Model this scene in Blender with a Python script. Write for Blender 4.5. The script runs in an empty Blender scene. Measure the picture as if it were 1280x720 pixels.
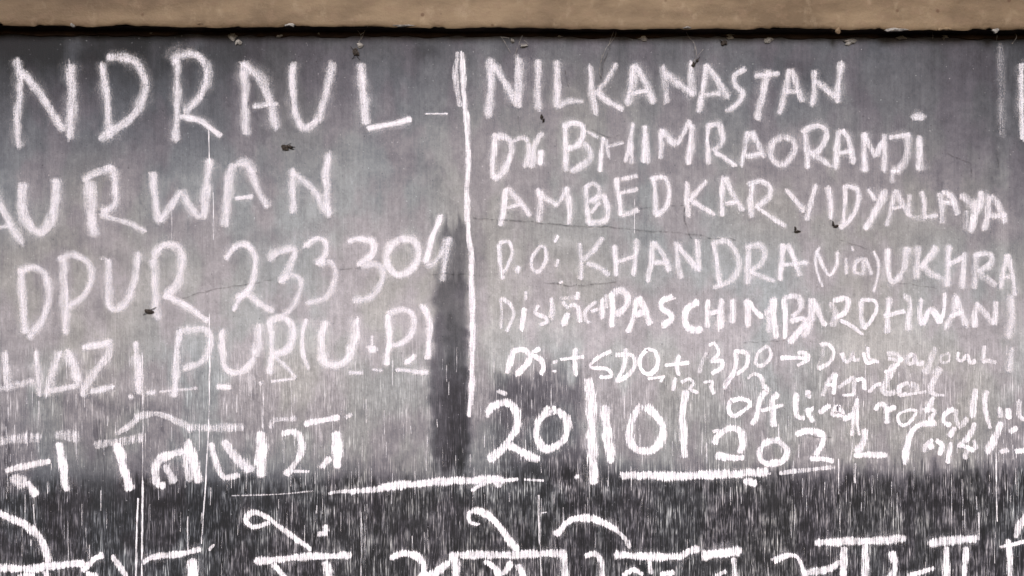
import bpy, math, random
import numpy as np
from mathutils import Vector
random.seed(7); rng = np.random.default_rng(11)
S = 1.8/1280.0                       # metres per unit of the layout grid drawn on the board (board shows 1.8 m)
DIST = 1.5
sc = bpy.context.scene
C = sc.collection

# ------------------------------------------------------------------ camera, sky, sun, exposure
cd = bpy.data.cameras.new('camera'); cam = bpy.data.objects.new('camera', cd); C.objects.link(cam)
cam.location = (0, -DIST, 0); cam.rotation_euler = (math.radians(90), 0, 0)
cd.sensor_width = 36; cd.lens = 36*DIST/1.8; cd.clip_end = 100; cd.clip_start = .01
sc.camera = cam
EL, AZ = math.radians(26), math.radians(186)
w = bpy.data.worlds.new('World'); sc.world = w; w.use_nodes = True
wn = w.node_tree.nodes; wl = w.node_tree.links
sky = wn.new('ShaderNodeTexSky'); sky.sky_type = 'NISHITA'; sky.sun_disc = False
sky.sun_elevation = EL; sky.sun_rotation = AZ; sky.air_density = 1.0; sky.dust_density = 4.0
bg = wn['Background']; wl.new(sky.outputs[0], bg.inputs[0]); bg.inputs[1].default_value = .06
sd = bpy.data.lights.new('sun', 'SUN'); sun = bpy.data.objects.new('sun', sd); C.objects.link(sun)
sd.energy = 2.2; sd.angle = math.radians(22); sd.color = (.95, .97, 1.0)
dirv = Vector((math.sin(AZ)*math.cos(EL), math.cos(AZ)*math.cos(EL), math.sin(EL)))   # towards the sun
sun.rotation_euler = (-dirv).to_track_quat('-Z', 'Y').to_euler(); sun.location = dirv*3
sc.view_settings.view_transform = 'Standard'; sc.view_settings.look = 'None'
sc.view_settings.gamma = 1; sc.view_settings.use_curve_mapping = False
sc.view_settings.exposure = 0.80
sc.render.engine = 'CYCLES'
sc.cycles.transparent_max_bounces = 24

def P(px, py, d=0.0):                 # point on the board: layout units to metres; d = metres in front of the board
    return ((px-640)*S, -d, (360-py)*S)

# ------------------------------------------------------------------ material helpers
class NT:
    def __init__(s, name):
        s.m = bpy.data.materials.new(name); s.m.use_nodes = True
        s.n = s.m.node_tree.nodes; s.l = s.m.node_tree.links
        s.b = s.n['Principled BSDF']; s.b.inputs['Specular IOR Level'].default_value = .2
        s.b.inputs['Roughness'].default_value = .9; s.out = s.n['Material Output']
    def put(s, sock, v):
        if isinstance(v, bpy.types.NodeSocket): s.l.new(v, sock)
        else: sock.default_value = v
    def math(s, op, a, b=0.0, c=None, clamp=False):
        n = s.n.new('ShaderNodeMath'); n.operation = op; n.use_clamp = clamp
        s.put(n.inputs[0], a); s.put(n.inputs[1], b)
        if c is not None: s.put(n.inputs[2], c)
        return n.outputs[0]
    def pos(s):
        return s.n.new('ShaderNodeNewGeometry').outputs['Position']
    def scaled(s, p, v, off=(0, 0, 0)):
        n = s.n.new('ShaderNodeVectorMath'); n.operation = 'MULTIPLY_ADD'
        s.l.new(p, n.inputs[0]); n.inputs[1].default_value = v; n.inputs[2].default_value = off
        return n.outputs[0]
    def noise(s, p, v, off=(0, 0, 0), detail=2.0, rough=.5):
        n = s.n.new('ShaderNodeTexNoise'); n.inputs['Scale'].default_value = 1
        n.inputs['Detail'].default_value = detail; n.inputs['Roughness'].default_value = rough
        s.l.new(s.scaled(p, v, off), n.inputs['Vector']); return n.outputs['Fac']
    def ramp(s, v, a, b, lo=0.0, hi=1.0, kind='SMOOTHSTEP'):
        n = s.n.new('ShaderNodeMapRange'); n.interpolation_type = kind
        s.put(n.inputs['Value'], v); s.put(n.inputs['From Min'], a); s.put(n.inputs['From Max'], b)
        s.put(n.inputs['To Min'], lo); s.put(n.inputs['To Max'], hi); return n.outputs['Result']
    def attr(s, name, out='Fac'):
        n = s.n.new('ShaderNodeAttribute'); n.attribute_name = name; return n.outputs[out]
    def mix(s, f, a, b, mode='MIX'):
        n = s.n.new('ShaderNodeMix'); n.data_type = 'RGBA'; n.blend_type = mode
        s.put(n.inputs[0], f)
        for k, v in ((6, a), (7, b)):
            if isinstance(v, bpy.types.NodeSocket): s.l.new(v, n.inputs[k])
            else: n.inputs[k].default_value = (*v, 1)
        return n.outputs[2]
    def bump(s, h, dist, strength=1.0):
        n = s.n.new('ShaderNodeBump'); n.inputs['Distance'].default_value = dist
        n.inputs['Strength'].default_value = strength
        s.l.new(h, n.inputs['Height']); s.l.new(n.outputs[0], s.b.inputs['Normal'])
    def gray(s, v):
        n = s.n.new('ShaderNodeCombineColor')
        for k in range(3): s.l.new(v, n.inputs[k])
        return n.outputs[0]

def fine_grain(t, p):                 # the vertical trowel and brush ridges the chalk catches on
    a = t.noise(p, (460, 1, 21), (3, 0, 1), 1.5)
    b = t.noise(p, (760, 1, 55), (31, 0, 7), 1.5)
    return a, b

def board_material():
    t = NT('dusty_blackboard_paint'); p = t.pos()
    dust_and_shade = t.attr('dust_and_shade'); stk = t.attr('streak'); tint = t.attr('warmth')
    a, b = fine_grain(t, p)
    c = t.noise(p, (45, 1, 30), (5, 0, 3), 4.0, .6)
    f = t.noise(p, (420, 1, 300), (8, 0, 9), 2.0, .6)
    # bright chalk-filled ridges
    sa = t.ramp(a, .53, .74); sb = t.ramp(b, .54, .78)
    s1 = t.math('MULTIPLY_ADD', sb, 1.0, t.math('MULTIPLY', sa, 1.15))
    s1 = t.math('MULTIPLY_ADD', t.ramp(t.noise(p, (1000, 1, 24), (1, 0, 77), 1.0), .50, .72), .5, s1)
    s1 = t.math('MULTIPLY', s1, t.ramp(c, .38, .62, .12, 1.0))
    g = t.math('MULTIPLY', s1, stk)
    d2 = t.math('MULTIPLY', dust_and_shade, t.math('MULTIPLY_ADD', t.math('SUBTRACT', c, .5), .42, 1.0))
    m1 = t.noise(p, (150, 1, 110), (15, 0, 33), 5.0, .7); m2 = t.noise(p, (210, 1, 9), (45, 0, 3), 2.0, .6); m3 = t.noise(p, (26, 1, 22), (4, 0, 43), 5.0, .65)
    mm = t.math('MULTIPLY_ADD', t.math('SUBTRACT', m1, .5), .75, 1.0)
    mm = t.math('MULTIPLY_ADD', t.math('SUBTRACT', m2, .5), .42, mm)
    mm = t.math('MULTIPLY_ADD', t.ramp(m3, .47, .53, -.5, .5), .10, mm)
    pit = t.ramp(t.noise(p, (260, 1, 230), (5, 0, 61), 1.0), .70, .78, 0, .55)
    spk = t.ramp(t.noise(p, (240, 1, 240), (85, 0, 1), 1.0), .715, .78, 0, .16)
    d2 = t.math('MULTIPLY', d2, t.math('MULTIPLY', mm, t.math('SUBTRACT', 1.0, pit)))
    d2 = t.math('ADD', d2, spk)
    d2 = t.math('MULTIPLY_ADD', t.math('SUBTRACT', f, .5), t.math('MULTIPLY', dust_and_shade, .42), d2)
    # thin dark gaps between ridges in the streaked part
    gap = t.math('MULTIPLY', t.ramp(t.noise(p, (470, 1, 34), (77, 0, 5), 1.5), .40, .56, .5, 0.0), stk)
    d2 = t.math('MULTIPLY', d2, t.math('SUBTRACT', 1.0, t.math('MULTIPLY', gap, .9)))
    tot = t.math('MAXIMUM', t.math('MULTIPLY_ADD', g, .48, d2), .012)
    tot = t.math('MINIMUM', tot, .8)
    col = t.mix(tint, (.95, 1.0, 1.02), (1.03, 1.0, .965))
    pink = t.noise(p, (12, 1, 7), (2, 0, 4), 3.0)
    col = t.mix(t.ramp(pink, .44, .58, 0, .85), col, (1.03, .96, 1.0))
    col = t.mix(1.0, col, t.mix(t.ramp(tot, .03, .22), (.95, .94, 1.12), (.985, .975, 1.03)), 'MULTIPLY')
    t.l.new(t.mix(1.0, t.gray(tot), col, 'MULTIPLY'), t.b.inputs['Base Color'])
    t.b.inputs['Roughness'].default_value = .78
    h = t.math('ADD', t.math('MULTIPLY', a, .6), t.math('MULTIPLY', f, .8))
    t.bump(t.math('ADD', h, t.math('MULTIPLY', c, 1.2)), .0009, .7)
    return t.m

def chalk_material():
    t = NT('white_chalk'); p = t.pos()
    st = t.attr('ribbon', 'Vector'); par = t.attr('chalkiness', 'Vector')
    sp = t.n.new('ShaderNodeSeparateXYZ'); t.l.new(st, sp.inputs[0]); v, e, hw = sp.outputs
    sq = t.n.new('ShaderNodeSeparateXYZ'); t.l.new(par, sq.inputs[0]); dens, rough, soft = sq.outputs
    a, b = fine_grain(t, p)
    c = t.noise(p, (70, 1, 50), (5, 0, 3), 3.0, .6)
    f = t.noise(p, (480, 1, 330), (9, 0, 2), 2.0, .6)
    n = t.math('ADD', t.math('MULTIPLY', t.math('SUBTRACT', a, .5), 1.9), t.math('MULTIPLY', t.math('SUBTRACT', b, .5), 1.7))
    n = t.math('MULTIPLY', n, t.math('MULTIPLY', rough, rough))
    n = t.math('MULTIPLY_ADD', t.math('SUBTRACT', f, .5), .75, n)
    wv = t.math('MULTIPLY', t.math('SUBTRACT', c, .5), 1.1)
    cap = t.math('MAXIMUM', t.math('SUBTRACT', .75, e), 0.0)
    rad = t.math('SQRT', t.math('ADD', t.math('MULTIPLY', v, v), t.math('MULTIPLY', t.math('MULTIPLY', cap, cap), 1.75)))
    av = t.math('ADD', rad, t.math('MULTIPLY', t.math('ADD', n, wv), -.5))
    edge = t.ramp(av, t.math('SUBTRACT', .90, soft), .97, 1.0, 0.0)
    k = t.math('ADD', dens, t.math('MULTIPLY', n, .75))
    k = t.math('ADD', k, t.math('MULTIPLY', t.math('SUBTRACT', c, .5), t.math('MULTIPLY', dens, 1.3)), clamp=True)
    al = t.math('MULTIPLY', edge, k, clamp=True)
    cc = t.mix(t.noise(p, (11, 1, 9), (2, 0, 4), 2.0), (.83, .81, .885), (.88, .82, .88))
    t.l.new(cc, t.b.inputs['Base Color']); t.b.inputs['Roughness'].default_value = 1
    t.b.inputs['Specular IOR Level'].default_value = 0
    t.l.new(al, t.b.inputs['Alpha'])
    t.bump(f, .0006, .5)
    return t.m

def crack_material():
    t = NT('hairline_crack'); p = t.pos()
    st = t.attr('ribbon', 'Vector'); sp = t.n.new('ShaderNodeSeparateXYZ'); t.l.new(st, sp.inputs[0]); v, e, hw = sp.outputs
    par = t.attr('chalkiness', 'Vector'); sq = t.n.new('ShaderNodeSeparateXYZ'); t.l.new(par, sq.inputs[0])
    c = t.noise(p, (120, 1, 120), (5, 0, 3), 3.0, .7)
    al = t.math('MULTIPLY', t.ramp(t.math('ABSOLUTE', v), .2, 1.0, 1.0, 0.0), t.ramp(c, .36, .6))
    al = t.math('MULTIPLY', al, sq.outputs[0], clamp=True)
    t.b.inputs['Base Color'].default_value = (.035, .03, .032, 1)
    t.l.new(al, t.b.inputs['Alpha']); return t.m

def beam_material():
    t = NT('tan_painted_plaster'); p = t.pos()
    n1 = t.noise(p, (5, 5, 14), (1, 2, 3), 5.0, .6); n2 = t.noise(p, (40, 40, 60), (4, 0, 1), 4.0, .65)
    n3 = t.noise(p, (30, 30, 22), (9, 3, 3), 5.0, .7); n4 = t.noise(p, (230, 230, 230), (0, 5, 3), 2.0)
    col = t.mix(t.ramp(n1, .35, .65), (.105, .070, .043), (.185, .130, .083))
    col = t.mix(t.ramp(n2, .48, .66, 0, .5), col, (.16, .105, .07))
    col = t.mix(t.ramp(n3, .52, .70, 0, .22), col, (.36, .28, .2))
    vo = t.n.new('ShaderNodeTexVoronoi'); t.l.new(t.scaled(p, (26, 26, 26)), vo.inputs['Vector']); vo.inputs['Scale'].default_value = 1
    col = t.mix(t.ramp(vo.outputs['Distance'], .05, .12, .75, 0), col, (.07, .035, .02))
    col = t.mix(t.attr('grime_and_vignette'), col, (.055, .034, .022))
    t.l.new(col, t.b.inputs['Base Color'])
    t.bump(t.math('ADD', t.math('MULTIPLY', n2, 1.0), t.math('MULTIPLY', n4, .35)), .003, .6)
    t.b.inputs['Roughness'].default_value = .7
    return t.m

def plain(name, c, c2=None, sc_=90, rough=.9, bump=.001):
    t = NT(name); p = t.pos(); n = t.noise(p, (sc_,)*3, (1, 2, 3), 4.0, .6)
    t.l.new(t.mix(t.ramp(n, .38, .62), c, c2 or tuple(x*.6 for x in c)), t.b.inputs['Base Color'])
    t.b.inputs['Roughness'].default_value = rough; t.bump(n, bump, .6); return t.m

M_board = board_material(); M_chalk = chalk_material(); M_crack = crack_material(); M_beam = beam_material()
M_soffit = plain('near_black_brown', (.016, .008, .006), (.028, .016, .011), 30)  # near-black brown for the beam underside and the board's top strip
M_wall = plain('grey_cement_plaster', (.30, .28, .26), (.20, .19, .18), 12)
M_flake = plain('loose_lime_plaster', (.27, .25, .24), (.13, .12, .115), 160)
M_web = plain('dusty_cobweb_thread', (.30, .27, .25), (.18, .16, .15), 300)
M_dark = plain('dark_insect_shell', (.018, .014, .013), (.05, .04, .035), 400)
M_edge = plain('dark_board_paint_edge', (.03, .03, .032), (.05, .05, .05), 60)

# ------------------------------------------------------------------ object helpers
def empty(name, loc, label=None, cat=None, group=None, parent=None):
    o = bpy.data.objects.new(name, None); C.objects.link(o); o.empty_display_size = .05
    if parent: o.parent = parent; o.location = Vector(loc) - Vector(parent.location)
    else: o.location = loc
    if label: o['label'] = label
    if cat: o['category'] = cat
    if group: o['group'] = group
    return o
def world_loc(o):
    v = Vector((0, 0, 0))
    while o: v = v + Vector(o.location); o = o.parent
    return v
def link(name, me, mat, parent=None, label=None):
    o = bpy.data.objects.new(name, me); C.objects.link(o)
    if mat: me.materials.append(mat)
    if parent:
        o.parent = parent; o.location = -world_loc(parent)      # mesh data is in world metres
    if label: o['label'] = label
    return o
def grid_mesh(name, V, nx, ny):
    i = np.arange(nx-1)[None, :] + nx*np.arange(ny-1)[:, None]
    F = np.stack([i, i+nx, i+nx+1, i+1], -1).reshape(-1, 4)
    me = bpy.data.meshes.new(name); me.vertices.add(len(V)); me.vertices.foreach_set('co', V.astype('f').ravel())
    me.loops.add(F.size); me.loops.foreach_set('vertex_index', F.astype('i').ravel())
    me.polygons.add(len(F)); me.polygons.foreach_set('loop_start', np.arange(0, F.size, 4, dtype='i'))
    me.update(calc_edges=True); me.polygons.foreach_set('use_smooth', np.ones(len(F), bool)); me.update()
    return me
def vnoise(X, Y, cell, seed):          # smooth value noise, 0..1
    r = np.random.default_rng(seed); T = r.random((256, 256))
    x = X/cell+1000; y = Y/cell+1000; xi = np.floor(x).astype(int); yi = np.floor(y).astype(int)
    fx = x-xi; fy = y-yi; fx = fx*fx*(3-2*fx); fy = fy*fy*(3-2*fy)
    g = lambda a, b: T[b % 256, a % 256]
    return (g(xi, yi)*(1-fx)+g(xi+1, yi)*fx)*(1-fy)+(g(xi, yi+1)*(1-fx)+g(xi+1, yi+1)*fx)*fy
sstep = lambda x, a, b: (lambda t: t*t*(3-2*t))(np.clip((x-a)/(b-a), 0, 1))

# ------------------------------------------------------------------ wall and beam
def box(x0, x1, y0, y1, z0, z1):
    V = [(x, y, z) for x in (x0, x1) for y in (y0, y1) for z in (z0, z1)]
    F = [(0, 1, 3, 2), (4, 6, 7, 5), (0, 4, 5, 1), (2, 3, 7, 6), (0, 2, 6, 4), (1, 5, 7, 3)]
    me = bpy.data.meshes.new('m'); me.from_pydata(V, [], F); me.update(); return me
wall = link('wall', box(-1.6, 1.6, .03, .25, -1.1, 1.0), M_wall); wall['kind'] = 'structure'

DEPTH = .032
def edge_z(x, back=False):             # lower edge of the beam; hangs lower to the right
    px = x/S + 640
    y = 31.5 + 5.5*px/1280
    k = (DIST-DEPTH)/DIST
    z = (360-y)*S*k
    return z
beam = empty('beam', (0, -DEPTH, edge_z(0)), 'rough tan painted concrete beam running above the blackboard, its underside black', 'beam')
nx = 700; xs = np.linspace(-1.3, 1.3, nx)
prof = [(0.001, .0), (.0006, .0012), (.0, .004), (.0, .012), (.0005, .03), (.0, .06), (.0, .12), (0, .2), (0, .36)]
V = []
X = xs
chips = sstep(vnoise(X/S, X*0, 17, 6), .72, .80)*.0035*vnoise(X/S, X*0, 5, 7)
wob = chips + (vnoise(X/S, X*0, 37, 3)-.5)*.0028 + (vnoise(X/S, X*0, 9, 4)-.5)*.0016 + (vnoise(X/S, X*0, 180, 5)-.5)*.003
for j, (dy, dz) in enumerate(prof[::-1]):
    k = math.exp(-dz/.006)
    n = (vnoise(X/S, X*0+dz*2000, 25, 8)-.5)*.0012
    V.append(np.stack([X, -DEPTH+dy*3+n, np.array([edge_z(x) for x in X])+wob*k+dz], -1))
V = np.concatenate(V)
fm = grid_mesh('fascia', V, nx, len(prof))
vx = V[:, 0]/S+640; vz = (V[:, 2]-edge_z(0))/S
gr = .62*np.exp(-((vx+60)/230)**2)*(.7+.3*sstep(vz, 0, 40)) + .25*np.exp(-((vx-1240)/90)**2)*sstep(vz, 0, 40) + .22*sstep(vz, 16, 40)*np.exp(-((vx-150)/300)**2)  # vignette darkening painted on the beam's ends and top; random grime follows
gr = gr*(.6+.8*vnoise(vx, vz, 60, 71)) + .12*sstep(vnoise(vx, vz*.4, 22, 72), .55, .9) + .05*(vx % 131 < 3)
fm.attributes.new('grime_and_vignette', 'FLOAT', 'POINT').data.foreach_set('value', np.clip(gr, 0, .8).astype('f'))
link('fascia', fm, M_beam, beam)
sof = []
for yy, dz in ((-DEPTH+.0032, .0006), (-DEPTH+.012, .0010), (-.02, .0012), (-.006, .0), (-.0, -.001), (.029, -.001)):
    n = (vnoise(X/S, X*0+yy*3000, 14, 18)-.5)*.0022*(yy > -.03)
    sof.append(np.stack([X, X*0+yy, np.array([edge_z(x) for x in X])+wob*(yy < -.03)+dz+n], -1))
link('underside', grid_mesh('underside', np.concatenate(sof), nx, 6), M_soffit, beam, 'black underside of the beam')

# ------------------------------------------------------------------ blackboard
board = empty('blackboard', (0, 0, -.3), 'large wall blackboard dusty grey with chalk and covered in white handwriting', 'blackboard')
bx = np.arange(-190, 1471, 2.2); by = np.arange(30, 860, 2.2)
PX, PY = np.meshgrid(bx, by)
# how grey the dust makes the board, with top and corner shade painted in: readings on a coarse grid (rows: y, columns: x), 0..255 display grey
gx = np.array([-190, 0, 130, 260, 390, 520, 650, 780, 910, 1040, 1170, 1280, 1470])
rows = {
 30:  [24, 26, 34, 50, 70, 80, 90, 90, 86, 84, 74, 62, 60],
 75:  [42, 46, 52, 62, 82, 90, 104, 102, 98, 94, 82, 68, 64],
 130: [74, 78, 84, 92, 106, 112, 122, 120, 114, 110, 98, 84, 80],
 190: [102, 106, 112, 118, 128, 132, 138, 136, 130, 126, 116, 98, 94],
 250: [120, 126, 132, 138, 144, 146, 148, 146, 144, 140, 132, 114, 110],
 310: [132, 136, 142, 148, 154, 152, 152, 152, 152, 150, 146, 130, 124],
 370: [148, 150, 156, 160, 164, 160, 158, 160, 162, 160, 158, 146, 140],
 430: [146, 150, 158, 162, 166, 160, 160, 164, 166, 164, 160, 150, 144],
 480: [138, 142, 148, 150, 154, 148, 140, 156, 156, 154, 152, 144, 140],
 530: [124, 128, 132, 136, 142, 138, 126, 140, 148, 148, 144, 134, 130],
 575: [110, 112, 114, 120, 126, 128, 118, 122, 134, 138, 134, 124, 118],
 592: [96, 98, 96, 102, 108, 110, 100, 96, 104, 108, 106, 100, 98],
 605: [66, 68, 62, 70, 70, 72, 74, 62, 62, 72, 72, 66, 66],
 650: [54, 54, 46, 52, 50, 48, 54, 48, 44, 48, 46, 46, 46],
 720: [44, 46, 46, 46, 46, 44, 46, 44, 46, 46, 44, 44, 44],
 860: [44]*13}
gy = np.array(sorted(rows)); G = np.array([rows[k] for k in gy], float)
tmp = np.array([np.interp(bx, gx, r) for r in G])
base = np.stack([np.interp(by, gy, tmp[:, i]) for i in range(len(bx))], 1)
wx = PX+(vnoise(PX, PY, 60, 21)-.5)*30; wy = PY+(vnoise(PX, PY, 50, 22)-.5)*26+(vnoise(PX, PY*.2, 5, 23)-.5)*10
ys = wy+(vnoise(PX, PY*.12, 3, 24)-.5)*34; xq = PX+(wx-PX)*.22+(vnoise(PX*.3, PY, 8, 25)-.5)*9
def rect(x0, x1, y0, y1, s=10, sy=14):
    return sstep(wx, x0-s, x0+s)*(1-sstep(wx, x1-s, x1+s))*sstep(ys, y0-sy, y0+sy)*(1-sstep(ys, y1-sy, y1+sy))
def blob(cx, cy, rx, ry): return np.exp(-(((wx-cx)/rx)**2+((wy-cy)/ry)**2)**1.5)
def rect_n(x0, x1, y0, y1, s=2, sy=6):          # crisper
    return sstep(xq, x0-s, x0+s)*(1-sstep(xq, x1-s, x1+s))*sstep(ys, y0-sy, y0+sy)*(1-sstep(ys, y1-sy, y1+sy))
patches = [(rect_n(170, 173, 470, 590, 1.5, 8), -14), (rect_n(318, 322, 440, 560, 1.5, 8), -12), (blob(20, 470, 40, 10), 14), (blob(300, 475, 50, 8), 12), (blob(880, 520, 26, 22), -18),  # (mask, change in grey)
 (rect_n(540, 587, 345, 585, 6, 14), -62), (rect_n(556, 584, 400, 600, 7, 20), -24), (rect(540, 588, 272, 350, 6, 9), -50),
 (blob(500, 235, 30, 45), -9), (rect(592, 612, 290, 470, 6, 30), -14),
 (rect(612, 738, 474, 604, 7, 8), -44), (blob(660, 500, 60, 34), -16), (blob(735, 590, 60, 20), -26), (blob(800, 600, 130, 9), -10),
 (rect_n(1247, 1262, 50, 190, 3, 10), 12), (rect_n(1247, 1261, 200, 345, 4, 12), 16),
 (blob(95, 50, 16, 20), 30), (blob(232, 48, 12, 16), 26), (blob(88, 72, 9, 14), 22), (blob(70, 70, 60, 22), -14), (blob(170, 60, 36, 16), -14),
 (blob(528, 60, 14, 14), -18), (blob(600, 80, 16, 30), 6), (blob(1050, 62, 40, 14), 6),
 (blob(60, 340, 60, 60), -6), (blob(745, 150, 70, 26), 10), (blob(215, 285, 42, 10), -10), (blob(700, 410, 60, 14), 10),
 (blob(960, 500, 130, 26), -4), (blob(450, 400, 70, 30), 8), (blob(95, 510, 90, 12), -14), (blob(170, 505, 60, 16), -10),
 (blob(1000, 395, 120, 20), -6), (blob(1190, 430, 60, 20), -4), (rect_n(120, 128, 525, 565, 2, 8), -34), (rect_n(8, 14, 520, 610, 2, 8), -30),
 (rect_n(200, 206, 515, 540, 2, 6), -26), (rect_n(130, 134, 535, 600, 2, 8), -18),
 (rect_n(440, 444, 110, 240, 3, 14), 7), (rect_n(505, 512, 90, 150, 3, 14), 9), (rect_n(532, 560, 70, 190, 2, 10), 8), (rect_n(335, 420, 612, 655, 8, 8), 14),
 (blob(60, 630, 80, 16), 10), (blob(150, 655, 120, 26), -8), (blob(1000, 640, 60, 30), -8), (blob(830, 650, 120, 16), -8),
]
g = base.copy()
pr = random.Random(5)
for _ in range(170):
    cx, cy = pr.uniform(-100, 1400), pr.uniform(50, 620); kind_ = pr.random()
    if kind_ < .5: patches.append((blob(cx, cy, pr.uniform(6, 40), pr.uniform(6, 22)), pr.uniform(-10, 9)))
    else: patches.append((rect_n(cx, cx+pr.uniform(3, 22), cy, cy+pr.uniform(20, 110), pr.uniform(1.5, 5), 10), pr.uniform(-8, 8)))
g = g+9*sstep(PY, 360, 440)*(1-sstep(PY, 560, 600))*sstep(PX, 100, 420)
for mk, v in patches: g += mk*v
edge_y = np.interp(PX[0], [-190, 60, 170, 300, 430, 520, 620, 760, 900, 1000, 1100, 1280, 1470], [612, 612, 606, 600, 604, 606, 602, 604, 602, 596, 588, 584, 582])[None, :]
haze_ = sstep(PX, 420, 900)
band = sstep(PY+(vnoise(PX, PY*.12, 3, 91)-.5)*(22+22*haze_)+(vnoise(PX, PY*.3, 26, 92)-.5)*14, edge_y-7-3*haze_, edge_y+10+16*haze_)
g = g*(1-band)+np.minimum(g, 27+16*vnoise(PX, PY, 60, 93)+16*vnoise(PX*3, PY*.4, 20, 94)*vnoise(PX, PY, 90, 95))*band
g += (vnoise(PX, PY, 90, 31)-.5)*9 + (vnoise(PX, PY, 30, 32)-.5)*7 + (vnoise(PX*2.2, PY*.5, 30, 33)-.5)*8 + (vnoise(PX*4, PY*.35, 22, 34)-.5)*6 + (vnoise(PX, PY, 14, 35)-.5)*7 + (vnoise(PX, PY, 6, 36)-.5)*5
g = np.clip(g, 20, 235)
ILL = 1.42
dust_and_shade = ((g/255+.055)/1.055)**2.4/ILL
stk = sstep(PY+(wy-PY)*.6, 395, 500)*.36 + band*.26 - .06*sstep(PY, 660, 760) + .12*np.exp(-((PY-edge_y)/14)**2)
stk += .05*sstep(PY, 150, 330)
stk *= .72+.5*vnoise(PX, PY*.6, 34, 41)
stk *= (1-.62*rect_n(540, 587, 345, 575, 8, 20))
stk *= 1+.35*blob(660, 590, 120, 40)
stk *= 1-.6*blob(150, 625, 150, 70)
stk *= .8+.45*vnoise(PX*3, PY*.5, 30, 42)
warm = np.clip(.35+1.5*(vnoise(PX, PY, 120, 51)-.5)+.35*sstep(PX, 200, 520)*0+.25*blob(60, 350, 140, 90)+.3*blob(330, 350, 140, 60)-.3*blob(500, 240, 60, 60)-.35*blob(640, 480, 140, 80)-.3*blob(150, 640, 200, 60), 0, 1)
bump = (vnoise(PX, PY, 110, 61)-.5)*.0007 + (vnoise(PX, PY, 22, 62)-.5)*.0003
# ragged upper edge: rows above the edge curve are folded back against the wall
Vb = np.stack([(PX-640)*S, bump, (360-PY)*S], -1).reshape(-1, 3)
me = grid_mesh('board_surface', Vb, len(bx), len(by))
for nm, arr in (('dust_and_shade', dust_and_shade), ('streak', stk), ('warmth', warm)):
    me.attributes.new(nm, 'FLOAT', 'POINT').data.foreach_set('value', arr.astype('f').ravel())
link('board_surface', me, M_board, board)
link('board_slab', box((-190-640)*S, (1470-640)*S, .004, .0295, (360-858)*S, (360-32)*S), M_edge, board)

xx = np.arange(-190, 1471, 2.0); top = 26; st_ = []
for k_ in range(4):
    yb = 43.5+5*xx/1280+(vnoise(xx, xx*0, 13, 81)-.5)*3.2+(vnoise(xx, xx*0, 60, 82)-.5)*3
    yy_ = [yb*0+top, yb-1.2, yb, yb+.4][k_]; dd_ = [.004, .004, .003, -.002][k_]
    st_.append(np.stack([(xx-640)*S, xx*0-dd_, (360-yy_)*S], -1))
link('top_strip', grid_mesh('top_strip', np.concatenate(st_), len(xx), 4), M_soffit, board, 'black ragged strip along the top of the board')

# ------------------------------------------------------------------ handwriting
TL = {'A': (0, 0, 3.6), 'B': (300, 0, 3.6), 'C': (600, 0, 3.6), 'D': (900, 0, 3.368), 'E': (0, 180, 3.6), 'F': (300, 180, 3.6),
      'G': (600, 180, 3.6), 'H': (900, 180, 3.368), 'I': (0, 370, 3.6), 'J': (300, 370, 3.6), 'K': (600, 370, 3.6), 'M': (900, 370, 3.368),
      'O': (0, 520, 3.6), 'P': (300, 520, 3.6), 'Q': (600, 520, 3.6), 'R': (900, 520, 3.368),
      'S1': (600, 140, 5.76), 'S2': (780, 140, 5.76), 'S3': (960, 140, 5.76), 'S4': (1080, 220, 5.76), 'S5': (600, 340, 5.76),
      'S6': (780, 340, 5.76), 'S7': (960, 340, 5.76), 'S8': (1080, 340, 5.76), 'U1': (840, 450, 5.76), 'U2': (980, 420, 5.76),
      'U3': (1080, 480, 5.76), 'U4': (0, 480, 4.8), 'U5': (220, 480, 4.8), 'U6': (0, 620, 6.4), 'U7': (480, 620, 5.333),
      'U8': (700, 620, 4.923), 'Z': (0, 0, 1)}
def smooth(pts, step=2.5):
    P_ = [np.array(p, float) for p in pts]
    if len(P_) == 2:
        n = max(2, int(np.linalg.norm(P_[1]-P_[0])/step)); return [P_[0]+(P_[1]-P_[0])*i/n for i in range(n+1)]
    Q = [2*P_[0]-P_[1]]+P_+[2*P_[-1]-P_[-2]]; out = []
    for i in range(1, len(Q)-2):
        n = max(2, int(np.linalg.norm(Q[i+1]-Q[i])/step))
        for k in range(n):
            t = k/n
            out.append(.5*((2*Q[i])+(-Q[i-1]+Q[i+1])*t+(2*Q[i-1]-5*Q[i]+4*Q[i+1]-Q[i+2])*t*t+(-Q[i-1]+3*Q[i]-3*Q[i+1]+Q[i+2])*t**3))
    out.append(P_[-1]); return out
layer = [0]
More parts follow.
